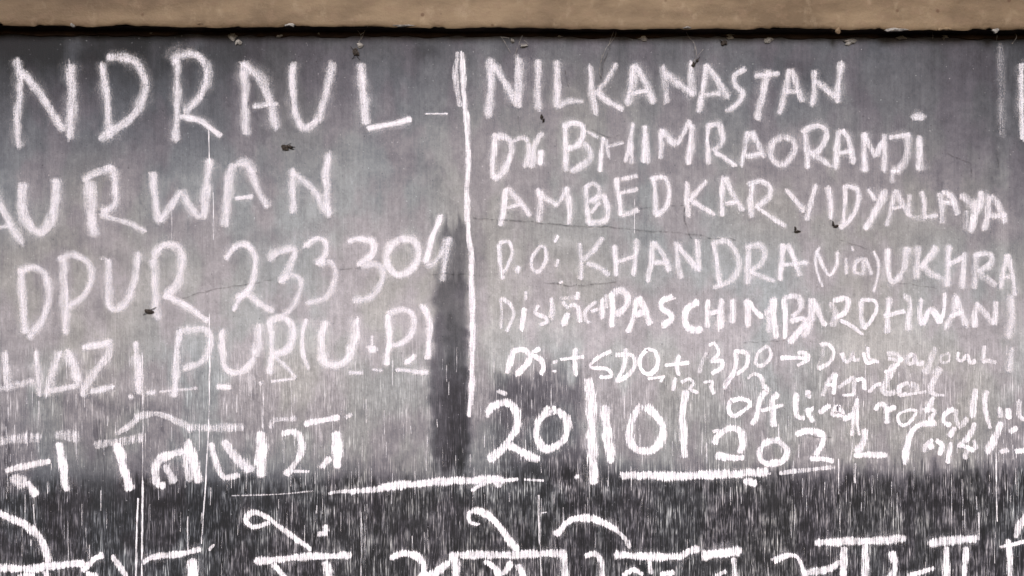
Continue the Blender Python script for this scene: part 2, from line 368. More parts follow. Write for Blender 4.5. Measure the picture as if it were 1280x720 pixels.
def ribbon(buf, pts, w, dens, rough, soft, ext=0.0, taper=0.0):
    q = np.array(smooth(pts))
    d = np.gradient(q, axis=0); L = np.linalg.norm(d, axis=1)+1e-6; d = d/L[:, None]
    if ext:
        q = np.vstack([q[0]-d[0]*ext, q, q[-1]+d[-1]*ext]); d = np.vstack([d[0], d, d[-1]])
    seg = np.linalg.norm(np.diff(q, axis=0), axis=1); u = np.concatenate([[0], np.cumsum(seg)]); T = u[-1]
    nrm = np.stack([-d[:, 1], d[:, 0]], 1)
    layer[0] = (layer[0]+1) % 14; dep = .0007+layer[0]*.00005
    hw = w/2*(1+.14*np.sin(u/9+random.random()*6)+.07*np.sin(u/4.1+random.random()*6))
    q = q+nrm*(w*(.05*np.sin(u/13+random.random()*6)+.03*np.sin(u/5+random.random()*6)))[:, None]
    if taper: hw = hw*(1-taper*(u/T))
    b0 = len(buf['v'])
    for i in range(len(q)):
        for s in (-1, 1):
            x, y = q[i]+nrm[i]*hw[i]*s
            buf['v'].append(P(x, y, dep)); buf['r'].append((s, min(u[i], T-u[i])/(w/2), w)); buf['c'].append((dens, rough, soft))
        if i: k = b0+2*i; buf['f'].append((k-2, k-1, k+1, k))
def finish(buf, name, mat, parent, label=None):
    me = bpy.data.meshes.new(name); me.from_pydata(buf['v'], [], buf['f'])
    me.attributes.new('ribbon', 'FLOAT_VECTOR', 'POINT').data.foreach_set('vector', np.array(buf['r'], 'f').ravel())
    me.attributes.new('chalkiness', 'FLOAT_VECTOR', 'POINT').data.foreach_set('vector', np.array(buf['c'], 'f').ravel())
    me.update(); return link(name, me, mat, parent, label)
newbuf = lambda: {'v': [], 'f': [], 'r': [], 'c': []}
def parse(s, tile):
    ox, oy, k = TL[tile]; strokes = []
    for part in s.split(';'):
        w = None; dn = None; pts = []
        for tok in part.split():
            if tok.startswith('w'): w = float(tok[1:])
            elif tok.startswith('f'): dn = float(tok[1:])
            elif tok.startswith('@'): ox, oy, k = TL[tok[1:]]
            else: x, y = tok.split(','); pts.append((ox+float(x)/k, oy+float(y)/k))
        strokes.append((pts, w, dn))
    return strokes
def inscription(label, style, letters, kind='chalk_letter', parent=board):
    dens, rough, soft, passes = style
    first = parse(letters[0][1], letters[0][0])[0][0][0]
    e = empty('chalk_inscription', P(*first, 0), parent=parent); e['label'] = label
    todo = []
    for it in letters:
        nm = it[2] if len(it) > 2 else kind
        if len(it) > 3:
            w_ = None
            for pts, ww, dn in parse(it[1], it[0]): w_ = ww or w_; todo.append((nm, [(pts, w_, dn)]))
        else: todo.append((nm, parse(it[1], it[0])))
    for nm, strokes in todo:
        buf = newbuf(); wb = 8
        wk = {id(NOTE): .80, id(SM): .86, id(H_): 1.08}.get(id(style), 1.0)
        for pts, ww, dn in strokes:
            wb = ww or wb; w = wb*wk; dk = (dn or 1.0)*random.uniform(.85, 1.12)
            jit = lambda a: [(x+random.uniform(-a, a), y+random.uniform(-a, a)) for x, y in pts]
            if dk >= .7: ribbon(buf, jit(w*.2), w*2.5, (.24 if dens < .7 else .09)*dens*dk, rough*.6, .88, w*.5)
            ribbon(buf, jit(w*.05), w*1.28, dens*dk*.74, rough, soft, w*.22)
            for _ in range(passes):
                ribbon(buf, jit(w*.22), w*random.uniform(.35, .85), dens*dk*random.uniform(.35, .7), rough*1.15, soft*1.2, w*random.uniform(-.1, .35))
        finish(buf, nm, M_chalk, e)
    return e

H_ = (.8, .9, .4, 1); SM = (.95, .85, .3, 1)
SOFT = (.42, .45, .58, 3)    # worn upper-row capitals, thinned further to stand for dimmer light
MID = (.56, .62, .55, 2)
HARD = (1.0, 1.1, .36, 1)
NOTE = (1.05, .95, .36, 1)   # fresh heavy chalk at the bottom
D_ = 'chalk_digit'; K_ = 'chalk_mark'
inscription('topmost left row of wide capitals reading NDRAUL', SOFT, [
 ('A', 'w11 82,270 90,400 78,540 88,660;98,320 190,440 290,590;w14 322,290 325,420 318,625'),
 ('A', 'w11 460,285 480,420 492,620;w12 480,262 580,265 640,320 650,410 590,530 450,630'),
 ('A', 'w11 795,270 800,400 790,635;w12 780,285 805,250 880,250 930,300 935,370 890,450 830,505;w8 f1.4 810,525 900,545 1000,612'),
 ('B', 'w11 f1.2 15,290 22,420 28,610;w13 10,285 90,350 140,460 165,580;w7 60,480 170,465'),
 ('B', 'w10 f1.2 240,290 240,400 250,520 290,575 350,540;w12 350,540 395,420 415,285'),
 ('B', 'w12 f1.3 545,285 555,400 568,560;w8 f1.6 575,580 670,560 770,538'),
 ('B', 'w2.2 f1.3 835,512 935,512', K_)])
inscription('second left row of capitals reading URWAN', SOFT, [
 ('E', 'w11 -40,200 30,330 105,450;w8 -60,390 60,360'),
 ('E', 'w14 105,180 105,280 130,370 180,400 230,350 250,250 255,160'),
 ('E', 'w17 405,170 410,300 430,415;w12 375,165 440,130 510,115 520,200 515,270 460,310;w8 450,320 560,350 655,392'),
 ('E', 'w11 f1.1 685,130 695,230 718,350;w10 720,350 770,280 815,210;w12 825,210 860,290 900,335;w13 915,335 930,200 945,70'),
 ('E', 'w14 1050,95 1030,200 1010,370;w12 1060,88 1110,88 1145,130;w11 @F 45,110 90,220 130,285;w6 f1.3 -20,245 60,235'),
 ('F', 'w11 235,115 240,310;w12 240,130 330,210 385,300;w12 f1.15 400,45 385,150 400,320')])
inscription('third left row reading DPUR with the six digit number 233304', SOFT, [
 ('E', 'w11 95,570 105,700 115,850;w11 85,572 150,555 210,600 220,700 190,800 130,875'),
 ('E', 'w12 285,515 295,700 295,855;w10 265,520 330,498 400,540 410,620 370,690 310,735'),
 ('E', 'w11 490,520 490,640 495,720 525,745 575,700 610,600 625,490;w6 f.5 450,515 480,515'),
 ('E', 'w12 690,520 700,640 710,785;w13 690,505 740,460 800,465 820,530 800,620 750,680;w9 f1.3 740,682 830,725 940,798'),
 ('F', 'w9 f1.2 -60,520 -25,465 20,450 65,490 70,560 50,640 5,690 -25,745;w10 f1.2 -15,690 40,680 90,720 150,752', D_),
 ('F', 'w11 f1.1 135,525 165,490 240,475 235,530 200,600 180,620;w9 185,615 230,590 268,610 270,670 230,740 195,768', D_),
 ('F', 'w9 f1.3 295,460 340,430 385,440 385,500 345,540;w9 352,540 410,530 430,590 410,660 370,700 300,718', D_),
 ('F', 'w10 f1.4 490,440 540,430 595,440 595,500 530,545;w10 545,545 620,545 645,600 600,680 510,705', D_),
 ('F', 'w11 f1.4 725,425 672,470 665,540 710,590 770,570 800,500 785,440 725,425', D_),
 ('F', 'w8 f1.9 905,320 865,430 835,535;w9 835,545 885,525 935,430;w9 945,420 925,520 910,615', D_)])
inscription('fourth left row of capitals ending in the bracketed initials U.P.', MID, [
 ('I', 'w9 f.8 25,250 30,330 35,420;w9 f.6 -40,420 40,410 90,390'),
 ('I', 'w11 f.75 170,250 175,350 178,450;w9 f.5 90,400 160,380'),
 ('I', 'w12 f.85 270,250 240,350 212,445;w13 300,245 340,330 362,395;w8 225,430 365,400'),
 ('I', 'w9 f1.1 372,235 440,225 500,207;w11 f.8 495,212 480,280 400,380 375,450;w8 f1.3 412,435 510,405'),
 ('I', 'w7 612,208 617,260;w12 f1.1 620,260 620,320 625,440'),
 ('I', 'w10 810,155 795,300 785,455;w10 812,152 930,155 945,230 900,300 830,330'),
 ('I', 'w9 f1.1 1005,155 1000,250 1012,320 1050,345 1100,330 1145,280;w13 f.8 1150,270 1165,200 1170,130'),
 ('J', 'w8 f1.2 135,115 145,200 135,350;w11 132,118 180,98 235,130 235,200 200,250 150,260;w6 150,270 200,310 250,368'),
 ('J', 'w6 300,105 280,180 285,260 310,328', K_),
 ('J', 'w12 f1.3 385,115 365,200 375,290 430,310 490,270 520,180 530,105'),
 ('J', 'w11 f1.3 578,237 610,232;w4 595,180 595,220', K_),
 ('J', 'w8 f1.5 665,85 670,180 660,308;665,78 730,62 780,90 775,170 720,215 670,222'),
 ('J', 'w8 f1.5 745,300 788,272', K_),
 ('J', 'w8 f1.4 820,45 850,100 855,180 845,283', K_),
 ('J', 'w4 f1.2 92,385 97,400;140,386 250,370;w6 490,345 555,345;w5 f.8 600,332 640,335;w6 f1.1 700,332 770,338;w8 775,342 850,340', K_, 1),
 ('I', 'w6 f1.2 582,445 600,460;660,436 700,434;w4 f.8 720,430 890,415;w8 f1.3 975,405 1040,410', K_, 1)])
inscription('half wiped Hindi row at lower left under an arched stroke', H_, [
 ('U4', 'w10 f.42 -20,345 100,330 240,325;w12 f.4 340,300 480,310', K_, 1),
 ('U4', 'w7 f.85 40,520 150,490 300,462;w13 f.8 75,560 150,605;w9 f1.1 160,590 215,668;w9 f1.2 350,355 372,460 402,640'),
 ('U4', 'w9 f.55 570,368 700,350 860,318;w7 f.65 705,298 780,250 860,187 960,180 1080,230 1150,275;w10 f1.3 708,352 735,480 785,632'),
 ('U4', 'w9 1100,400 985,440 935,510 940,590 990,615;w9 f.9 990,490 1045,590;@U5 w12 f1.2 75,335 100,450 130,590;w8 f.8 50,400 70,500 80,580'),
 ('U5', 'w7 215,355 240,470 290,560 380,545;w10 f.9 280,345 350,430 420,500 465,500;w15 f.7 400,455 430,515;w12 f1.3 515,292 510,420 510,550'),
 ('U5', 'w8 640,300 710,292 750,340 750,420 700,500 655,540;w4 700,520 800,525'),
 ('U5', 'w11 f1.3 958,292 970,400 975,498;w7 f.9 872,500 922,440'),
 ('U5', 'w9 f.45 60,270 200,260 410,260;w6 f.6 572,262 590,218 720,205;w7 f1.2 772,236 980,200;w6 f.8 1015,200 1060,180', K_, 1)])
inscription('long level chalk underline crossing the board below the middle', HARD, [
 ('P', 'w1.6 f.45 -40,358 160,352 330,337', K_),
 ('P', 'w4 f.7 400,350 450,340 520,338;w7 f.8 500,342 600,330 680,320;w9 f.95 640,322 750,306 1000,292 1160,284 1180,300;w5 1042,335 1100,302;w9 1140,285 1170,318', K_, 1),
 ('Q', 'w4 f.9 70,292 170,285;w2.5 f.7 200,285 285,290;w6 430,270 440,275', K_, 1),
 ('Q', 'w8 f.9 635,265 700,268;w10 700,268 900,268 1060,263 1180,258 ;@R w9 f.9 60,240 200,238', K_),
 ('R', 'w5 f.55 250,240 480,213;w8 f1 105,268 150,290', K_, 1)], 'chalk_mark')
inscription('tall white vertical chalk line dividing the two text columns', (.82, .75, .4, 1), [
 ('Z', 'w7 f.45 573,66 569,95 576,133;w6.6 f.9 577,66 580,110 584,167 586,200 583,235 586,291 589,324 590,380 591,425 589,481 587,520;w6 f.8 589,330 590,425 589,500', K_)], 'chalk_mark')
inscription('topmost right row of capitals reading NILKANASTAN', (.44, .5, .6, 3), [
 ('C', 'w12 48,268 50,400 38,525;w11 60,292 110,370 168,460;w12 175,262 175,380 170,480'),
 ('C', 'w10 262,272 258,380 262,492'),
 ('C', 'w10 345,272 348,380 345,485;w8 f.8 350,485 400,460 465,455'),
 ('C', 'w9 495,298 505,420 522,515;w8 f.8 615,287 575,350 530,410;w9 f1.1 522,412 570,450 640,495'),
 ('C', 'w11 690,292 685,370 665,472;w11 695,292 740,360 780,465;w7 680,420 750,410'),
 ('C', 'w9 f.9 825,297 835,380 838,460;w11 835,330 890,380 960,430;w10 945,282 955,350 957,430'),
 ('C', 'w9 1015,292 1005,400 985,508;w10 1022,292 1070,370 1115,442;w7 1010,430 1080,420'),
 ('D', 'w8 f1.1 105,287 60,320 65,360 95,390 80,430 25,470'),
 ('D', 'w8 145,320 250,312;w10 f.9 200,295 180,400 155,505'),
 ('D', 'w9 290,292 275,380 250,478;w9 297,292 320,350 345,430;w7 270,390 330,385'),
 ('D', 'w8 395,302 395,370 388,443;w10 400,340 450,380 490,410;w9 510,262 500,340 495,433')])
inscription('second right row, thin capitals ending in a letter J and a dotted i', MID, [
 ('S1', 'w8 f1.3 110,155 100,280 90,400 100,478;w9 f1.1 120,172 200,192 222,260 210,350 150,450 100,485'),
 ('S1', 'w6 235,215 300,187 350,210;w8 350,230 350,330 325,398;w8 448,152 400,230 368,400'),
 ('S1', 'w9 f1.3 440,277 430,380', K_),
 ('S1', 'w8 615,105 620,250 620,425;w8 f1.1 602,110 660,78 740,100 740,180 700,240 630,262;w9 750,222 790,290 770,360 655,430;w4 f.8 770,140 850,185'),
 ('S1', 'w6 f1.2 885,182 875,300 862,428;w6 f.6 905,200 930,330;w6 f.8 920,250 1030,225;w6 f1.1 1100,82 1080,220 1050,358;w6 f.8 1092,220 1092,368'),
 ('S2', 'w7 f1.1 152,100 145,230 135,365;w6 f.9 158,150 170,280 172,370'),
 ('S2', 'w8 f.9 270,125 270,230 260,333;w9 270,132 330,200 385,237;w6 385,235 430,150 475,62;w9 f1 485,92 480,230 465,368'),
 ('S2', 'w7 605,102 600,240 605,375;w8 600,97 680,92 705,150 700,220 640,280;w7 650,290 720,330 800,388'),
 ('S2', 'w7 f.95 890,142 870,260 840,388;w9 f.85 910,142 950,210 1010,330;w7 880,320 990,302'),
 ('S3', 'w9 f.85 100,182 35,220 20,310 60,372 130,368 190,280 178,202 100,182'),
 ('S3', 'w8 f.95 270,145 275,280 285,408;w8 242,147 340,103 410,130 410,210 360,280 300,300;w7 320,310 390,350 450,393'),
 ('S3', 'w9 510,135 495,260 485,408;w8 530,132 580,200 615,368;w6 510,300 600,285'),
 ('S3', 'w9 f1.05 695,152 695,280 695,428;w7 700,190 740,260 775,320;w7 775,320 830,205;w8 840,162 835,300 830,428'),
 ('S3', 'w7 870,185 1020,162;w12 f.7 1010,165 1000,280 970,380 910,430;w6 f1 880,432 940,425;w8 f.5 895,440 895,512'),
 ('S3', 'w10 f.95 1095,172 1090,300 1088,423;w11 f.8 1045,42 1125,36')])
inscription('third right row of capitals beginning AMBED, crowded at its right end', MID, [
 ('G', 'w8 f1.2 115,202 105,290 95,368;w8 125,202 180,260 225,323;w6 120,290 190,270'),
 ('G', 'w8 f1 260,202 270,270 265,350;w8 265,212 300,250 345,277;w6 345,275 390,202;w8 f1.2 390,195 400,290 405,363'),
 ('G', 'w7 f1.1 475,188 480,270 485,358;w6 475,192 510,177 535,200 530,230 490,260;w8 500,262 550,240 575,300 560,345 490,360;w5 500,312 540,262'),
 ('G', 'w7 f1.2 615,152 625,240 632,322;w6 f.8 635,160 710,142;w6 635,222 710,202;w6 f1.1 637,322 710,297'),
 ('G', 'w7 f1.1 780,162 790,240 795,323;w7 770,157 830,152 850,210 840,280 792,325'),
 ('G', 'w7 f1.1 930,172 930,250 940,328;w7 1018,167 970,220 940,260;w7 952,257 1000,285 1055,318'),
 ('H', 'w7 f1.05 12,142 10,220 8,303;w8 20,142 55,210 95,283;w6 20,250 75,242'),
 ('H', 'w8 135,172 130,240 132,308;w8 120,172 170,157 210,185 200,230 150,268;w6 160,270 215,310 278,348'),
 ('H', 'w7 f1.1 280,192 320,240 352,285;w7 405,172 385,240 362,320'),
 ('H', 'w8 f1.1 450,182 460,240 467,313'),
 ('H', 'w6 525,177 525,250 515,338;w7 530,177 575,192 580,250 545,320 505,355'),
 ('H', 'w7 f1.1 620,192 655,235;w10 f1 695,192 660,270 612,358'),
 ('S4', 'w7 215,105 200,220 160,358;w8 f.8 230,102 260,180 320,280;w6 f.7 200,240 280,220'),
 ('S4', 'w6 f.7 325,132 322,270 340,285;w8 f.5 340,300 440,305'),
 ('S4', 'w7 f.9 415,112 430,200 440,288 530,285'),
 ('S4', 'w8 f.8 545,122 550,230 555,338;w8 560,118 630,150 670,280;w7 560,190 640,190'),
 ('S4', 'w12 f.75 690,137 760,190 800,250;w11 840,112 830,200 790,300 765,398;w8 f.4 730,380 740,250'),
 ('S4', 'w8 f.8 900,142 890,260 860,388;w8 920,142 970,230 1010,338;w8 900,290 1020,285')])
inscription('fourth right row of capitals with a small word in brackets', MID, [
 ('G', 'w6 f1.2 85,450 90,530 100,608;w5 f1.1 85,447 130,440 145,490 120,560 100,580'),
 ('G', 'w7 f1.2 176,553 165,580', K_),
 ('G', 'w5 f1.1 270,460 235,510 235,560 265,575 295,520 290,467 268,460'),
 ('G', 'w4 f1.3 350,412 337,443;350,520 342,553;f1 358,628 372,618', K_),
 ('G', 'w7 f.85 450,448 455,530 450,608;w7 f.75 550,422 510,480 465,525;w7 f.9 480,535 540,560 583,588'),
 ('G', 'w7 f1.1 605,457 610,530 615,593;w6 615,530 700,502;w7 705,427 700,510 690,593'),
 ('G', 'w7 775,437 770,530 755,622;w8 785,442 830,510 850,573;w7 780,535 850,530'),
 ('G', 'w7 880,442 890,530 905,608;w8 890,452 940,520 980,565;w7 975,432 980,500 985,573'),
 ('G', 'w7 1050,442 1065,530 1080,640;w8 1045,442 1110,440 1150,490 1165,560 1120,620 1050,645'),
 ('H', 'w8 120,432 118,510 115,588;w8 110,435 165,427 185,460 170,510 125,535;w6 130,540 180,560 228,578'),
 ('H', 'w8 f1.2 265,422 260,490 250,573;w8 280,422 310,480 335,558;w6 260,510 368,500'),
 ('H', 'w4 418,435 400,480 415,560 432,600', K_),
 ('H', 'w5 405,450 430,510 460,553 485,520 495,455'),
 ('H', 'w5 f.8 530,480 532,548;w4 f1.1 555,432 560,450'),
 ('H', 'w6 f.8 600,482 570,500 567,540 600,543 605,490;w5 610,482 640,550'),
 ('H', 'w4 f1.1 645,452 665,500 660,570 645,622', K_),
 ('H', 'w8 f1.2 705,442 705,540 725,578 765,550;w10 f1 765,550 780,500 787,435'),
 ('H', 'w10 f.8 835,432 830,500 822,568;w9 910,432 870,490 840,520;w10 f.75 850,512 890,550 930,560'),
 ('H', 'w9 f.85 965,427 955,510 955,598;w8 960,510 1020,480;w8 1030,457 1020,530 1020,608'),
 ('H', 'w9 f.7 1080,462 1075,530 1070,608;w8 1070,467 1130,462 1140,500 1090,540;w9 f.55 1090,545 1160,598'),
 ('H', 'w7 f.85 1205,467 1190,540 1180,608;w7 1210,467 1230,550 1240,638;w7 f.6 1190,560 1235,560')])
inscription('fifth right row starting with a faint word, then capitals beginning PASCHIM', (.78, .7, .45, 2), [
 ('S5', 'w4 f.5 148,190 155,300 148,410;w5 f.85 150,190 215,230 240,300 220,370 190,428'),
 ('S5', 'w4 f.9 332,142 328,200;w7 f1.1 317,262 310,340 300,413'),
 ('S5', 'w5 f1 425,242 395,292 470,330 480,362 432,380'),
 ('S5', 'w5 f.8 515,190 515,250 500,328;w7 f.35 525,250 520,350'),
 ('S5', 'w6 f.8 595,212 640,260;w7 635,300 600,382;w5 f.4 570,190 700,180'),
 ('S5', 'w6 f1 645,245 690,242 715,290 720,360;w5 f.8 707,145 700,200'),
 ('S5', 'w5 f.8 835,217 780,260 755,300 765,350 790,360;800,282 850,270'),
 ('S5', 'w6 f1 880,192 875,270 880,338;w4 f.6 905,160 912,260'),
 ('S5', 'w8 f1.4 955,155 955,280 950,393;w9 960,152 1020,137 1060,180 1050,250 980,310'),
 ('S6', 'w7 f1.3 95,185 70,310 25,438;w9 110,182 150,270 185,378;w8 80,310 150,290'),
 ('S6', 'w8 f1.2 350,182 275,210 268,260 330,300 338,340 275,388'),
 ('S6', 'w9 f1.2 535,212 460,260 437,340 455,400 520,423 560,402'),
 ('S6', 'w7 f.9 605,202 600,300 595,400;w7 600,300 690,282;w9 f1 705,202 695,300 685,408'),
 ('S6', 'w8 f1 785,202 780,290 775,368'),
 ('S6', 'w8 f1 885,202 890,300 890,388;w7 f1.1 890,212 940,270 995,330;w9 f.7 1080,192 1060,260 1020,300;w8 1075,202 1080,330 1095,468;w8 f.5 1040,300 1045,428'),
 ('S7', 'w7 f1.25 115,192 120,330 120,478;w7 f.9 110,187 200,177 235,220 220,280 170,320;w8 f1 160,350 250,332 260,370 200,450 150,508'),
 ('S7', 'w9 f.9 300,192 310,280 300,370 250,468;w8 320,192 350,260 410,388;w7 f.7 240,350 340,330'),
 ('S7', 'w9 f.6 450,222 480,300 460,388;w7 f.9 470,202 560,192 575,240 540,300 480,330;w5 f1 520,350 600,390 678,448'),
 ('S7', 'w7 f.8 670,212 670,320 685,408;w5 f1 670,202 770,207 775,280 740,350 690,408'),
 ('S7', 'w8 f.8 870,182 860,300 860,438;w6 832,320 980,282;w9 f.65 990,172 1020,230 1010,330 1010,418'),
 ('S8', 'w7 f.8 410,192 400,280 410,378;w8 420,378 480,272 540,368;w5 f1.1 580,152 575,260 550,368'),
 ('S8', 'w9 f.6 655,172 640,280 590,398;w8 f.8 665,182 690,270 730,388;w6 620,320 700,292'),
 ('S8', 'w8 f.75 815,222 800,300 795,398;w9 f.6 820,232 880,310 930,368;w8 f.75 945,212 940,300 935,378')])
inscription('sixth right row of small writing with plus signs and an arrow', SM, [
 ('S5', 'w8 f1.1 232,562 220,640 200,728;w8 240,562 320,560 360,610 320,680 260,738'),
 ('S5', 'w7 f1.1 430,547 380,590 440,640 460,690 440,738'),
 ('S5', 'w4 f.8 525,650 560,642;520,712 550,715', K_),
 ('S5', 'w5 f1.1 582,627 745,610;w7 690,552 680,640 690,745', K_),
 ('K', 'w5 f1.1 590,247 520,285 500,320 570,330 590,360 540,365'),
 ('K', 'w6 f1.1 655,237 650,310 615,383;w6 610,265 680,265 695,310 660,360 612,385'),
 ('K', 'w6 f1.2 750,237 720,280 725,330 760,350 800,310 790,252 750,237'),
 ('K', 'w5 f1.2 830,312 940,300;w6 895,267 885,310 895,358', K_),
 ('K', 'w4 f1 755,372 830,362;822,365 815,388', K_),
 ('S6', 'w5 f.7 590,582 560,650 540,728;w5 f.9 612,530 650,512 680,580 640,630;w6 620,640 700,640 700,690 630,728'),
 ('M', 'w6 f1.1 65,232 60,310 20,388;w6 62,232 110,240 110,290 70,330'),
 ('M', 'w5 f.8 200,212 160,240 150,283 180,293 215,250 200,212'),
 ('M', 'w6 f1.2 255,262 370,260;w6 f.9 330,237 362,243 372,268 325,293', K_),
 ('U2', 'w5 f.25 290,70 270,150 240,238;w6 f.85 260,62 320,60 355,120 330,190 250,233'),
 ('U2', 'w6 f.85 420,122 430,175 470,180 490,122 500,170 540,170'),
 ('U2', 'w5 f.7 600,82 610,160 680,185;570,122 600,190 650,180'),
 ('U2', 'w6 f.65 740,122 810,130 820,170 750,160;w5 850,160 790,230 720,258'),
 ('U2', 'w6 f.65 930,132 890,150 890,200 930,190 940,132 960,200 1000,190'),
 ('U2', 'w9 f.5 1090,85 1050,180 1010,265'),
 ('S8', 'w4 f.6 610,582 550,610 560,650 610,640 615,590;w7 f.4 540,690 500,720'),
 ('S8', 'w6 f.8 680,582 670,620 700,640 740,600 760,650 800,640'),
 ('S8', 'w6 f.7 865,532 850,640 880,640 950,650')])
inscription('seventh right row of small faded writing with a looping word', SM, [
 ('K', 'w5 f1 880,367 865,425', D_),
 ('K', 'w5 f1 905,390 940,372 960,392 945,420 980,435', D_),
 ('K', 'w5 f1 1010,387 1045,385 1040,410 1055,440', D_),
 ('U1', 'w6 f1 440,112 390,160 380,208', K_),
 ('U2', 'w6 f.7 370,267 310,340 275,428;w6 370,272 360,340 355,418;w5 300,350 370,350'),
 ('U2', 'w6 f.65 390,372 450,330 500,302 500,370 495,428;w5 520,320 570,312 580,388;w4 420,425 500,425'),
 ('U2', 'w5 f.8 610,402 660,355 700,350;w9 f.65 790,205 740,320 712,388 750,412 800,405'),
 ('U2', 'w6 f.8 890,332 830,370 840,428 880,410;w8 f.6 900,350 950,360 960,398;w4 f.7 880,425 1020,402'),
 ('U2', 'w7 f.6 1130,235 1060,350 1050,400 1090,422;w4 f.7 1090,425 1150,427')])
inscription('heavy white date reading 20/10/ below the right column', HARD, [
 ('K', 'w9 f1.1 35,532 70,490 130,482 165,520 165,580 120,660 45,740;w9 110,665 170,690 262,740;w5 f.7 80,430 120,440', D_),
 ('K', 'w9 f1.1 320,508 265,560 255,640 300,690 370,650 395,570 360,522 318,508', D_),
 ('K', 'w12 f1.1 485,375 500,500 505,620 505,740 515,845', K_),
 ('K', 'w11 f1.1 565,492 570,600 590,745', D_),
 ('K', 'w9 f1 722,490 682,560 672,630 690,675 722,702;w9 f1.1 750,495 810,560 820,630 780,690 710,698', D_),
 ('K', 'w9 f1.1 930,428 910,530 915,640 920,725', K_)], D_)
inscription('small cursive note on the right starting with the word off', NOTE, [
 ('U1', 'w7 f1.1 420,292 400,340 420,390 460,400 560,320 500,282 420,292'),
 ('U1', 'w6 f.8 545,132 590,102 640,130 650,188;w8 f1 650,190 682,210 640,260 620,350 600,430 572,460'),
 ('U1', 'w9 f1 760,242 720,290 732,400 732,478;w6 f.9 640,360 700,350 800,325'),
 ('U1', 'w8 f1.1 890,242 890,350 900,410 950,415'),
 ('U1', 'w7 f.9 985,222 975,258 1000,262;w8 970,352 1010,448;w5 1010,342 970,400'),
 ('U2', 'w8 f.95 250,550 330,502'),
 ('U2', 'w9 f.9 380,502 350,560 420,560 390,512'),
 ('U2', 'w5 f.9 522,452 500,560 485,715;w4 530,452 528,600 540,715;w8 f.8 430,600 500,560'),
 ('U2', 'w7 f.9 655,530 700,487 740,540 740,628;w8 740,540 800,512'),
 ('U2', 'w5 f.85 960,540 900,530 820,570 840,638 890,630 955,545'),
 ('U2', 'w8 f.8 1075,442 1040,510;w9 1010,530 1080,540 1050,608'),
 ('U3', 'w8 f.9 640,182 580,210 570,270 620,300;w7 f.7 660,182 660,240 690,308 740,242'),
 ('U3', 'w9 f.75 800,35 785,130 780,238'),
 ('U3', 'w7 f.75 885,50 865,130 880,240 905,318'),
 ('U3', 'w9 f.5 970,172 975,240;w8 1040,172 1040,250;w8 f.7 1115,122 1110,220 1150,260;w8 1210,132 1180,250;w8 f.9 1050,348 1100,312')])
inscription('lowest right note reading 2021 and an opening bracket', NOTE, [
 ('U1', 'w5 f1 290,515 340,502;w10 f1.05 310,602 340,540 410,492 490,512 510,590 480,668;w10 315,690 400,702 515,700', D_),
 ('R', 'w9 f.85 250,102 185,112 165,160 190,198 255,190 282,145 250,102', D_),
 ('R', 'w9 f1 320,77 370,62 428,77 428,120 400,163;w8 378,180 430,180 478,190', D_),
 ('R', 'w11 f.9 610,55 600,110 575,155;w9 565,165 700,163', D_),
 ('U3', 'w9 f.85 515,282 400,292 335,360 305,460 290,575', K_),
 ('U3', 'w8 f.75 490,402 440,440 430,488;w7 520,402 560,440 540,508;w8 460,452 500,450'),
 ('U3', 'w9 f.8 650,312 610,378;w7 f.85 620,422 612,500 602,568'),
 ('U3', 'w8 f.75 800,282 770,350 720,410 675,448;w7 f.65 790,402 800,468;700,440 790,478;w8 f.5 740,460 730,538'),
 ('U3', 'w11 f.9 985,275 940,380 885,498'),
 ('U3', 'w8 f.8 980,490 1038,472;w9 1090,482 1180,478')])
inscription('bottom row of large bright Hindi letters hanging from thick bars', HARD, [
 ('U6', 'w9 f.9 -20,140 130,190 260,270 340,380 395,520;w9 -20,575 200,582 400,560 680,540;w9 370,600 365,760;w10 150,660 260,640 ;w7 660,600 700,560 750,500 830,472;w6 690,620 780,640', 'chalk_letter'),
 ('U6', 'w6 f.9 900,478 960,560 1010,660 1020,760'),
 ('O', 'w7 f.9 640,658 700,632 800,622 900,598;w4 f.6 940,602 962,578;w12 f1 872,645 865,780'),
 ('P', 'w6 f1.05 135,480 60,500 30,465 60,432 130,460 220,530 318,600;w8 f1 350,532 392,522;w6 385,492 392,520;w8 f1 70,652 200,642 350,630 500,625;w7 150,668 200,720 230,790;w10 385,655 400,720 405,840'),
 ('U7', 'w8 f1.05 50,415 130,382 220,400 265,460 260,520 220,560;w9 262,540 330,520 430,442;w11 468,375 474,450 478,640'),
 ('U7', 'w9 f1 512,395 700,392 900,387 1060,385 1190,378;w4 630,188 572,172 567,112 590,98;w8 f1.05 590,98 640,100 720,155 800,240 890,358;w7 670,432 740,480 780,570;w8 850,442 785,520;w8 900,452 932,570;w8 1185,362 1205,440 1215,580'),
 ('U8', 'w8 f1.05 -30,240 0,215 50,160 140,133 250,152 350,212;w5 f.7 350,212 400,262 430,318;w6 f1 158,372 210,352 250,400 265,500;w9 f1.05 340,365 500,367 750,372;w8 f.8 740,372 790,345 850,322;w5 f.9 550,392 560,480;w6 390,492 450,452 510,482;620,482 700,467'),
 ('U8', 'w11 f1.1 882,360 1110,337;w6 f.8 1062,382 1080,520;w6 960,492 1020,462'),
 ('R', 'w8 f1 225,606 290,582;w5 290,582 330,600 362,690;w8 355,662 440,650 510,612;w9 f1.05 405,532 600,527 780,517;w8 f.9 520,552 520,730;615,542 605,730;w8 720,572 735,640 700,695'),
 ('R', 'w10 f.75 880,540 980,522 1080,510;w8 950,552 950,730;w6 790,672 900,640;w7 1030,552 1030,730'),
 ('R', 'w7 f1 1210,522 1225,730;w4 1180,552 1300,522;w7 f.7 1245,512 1260,455 1295,408')])
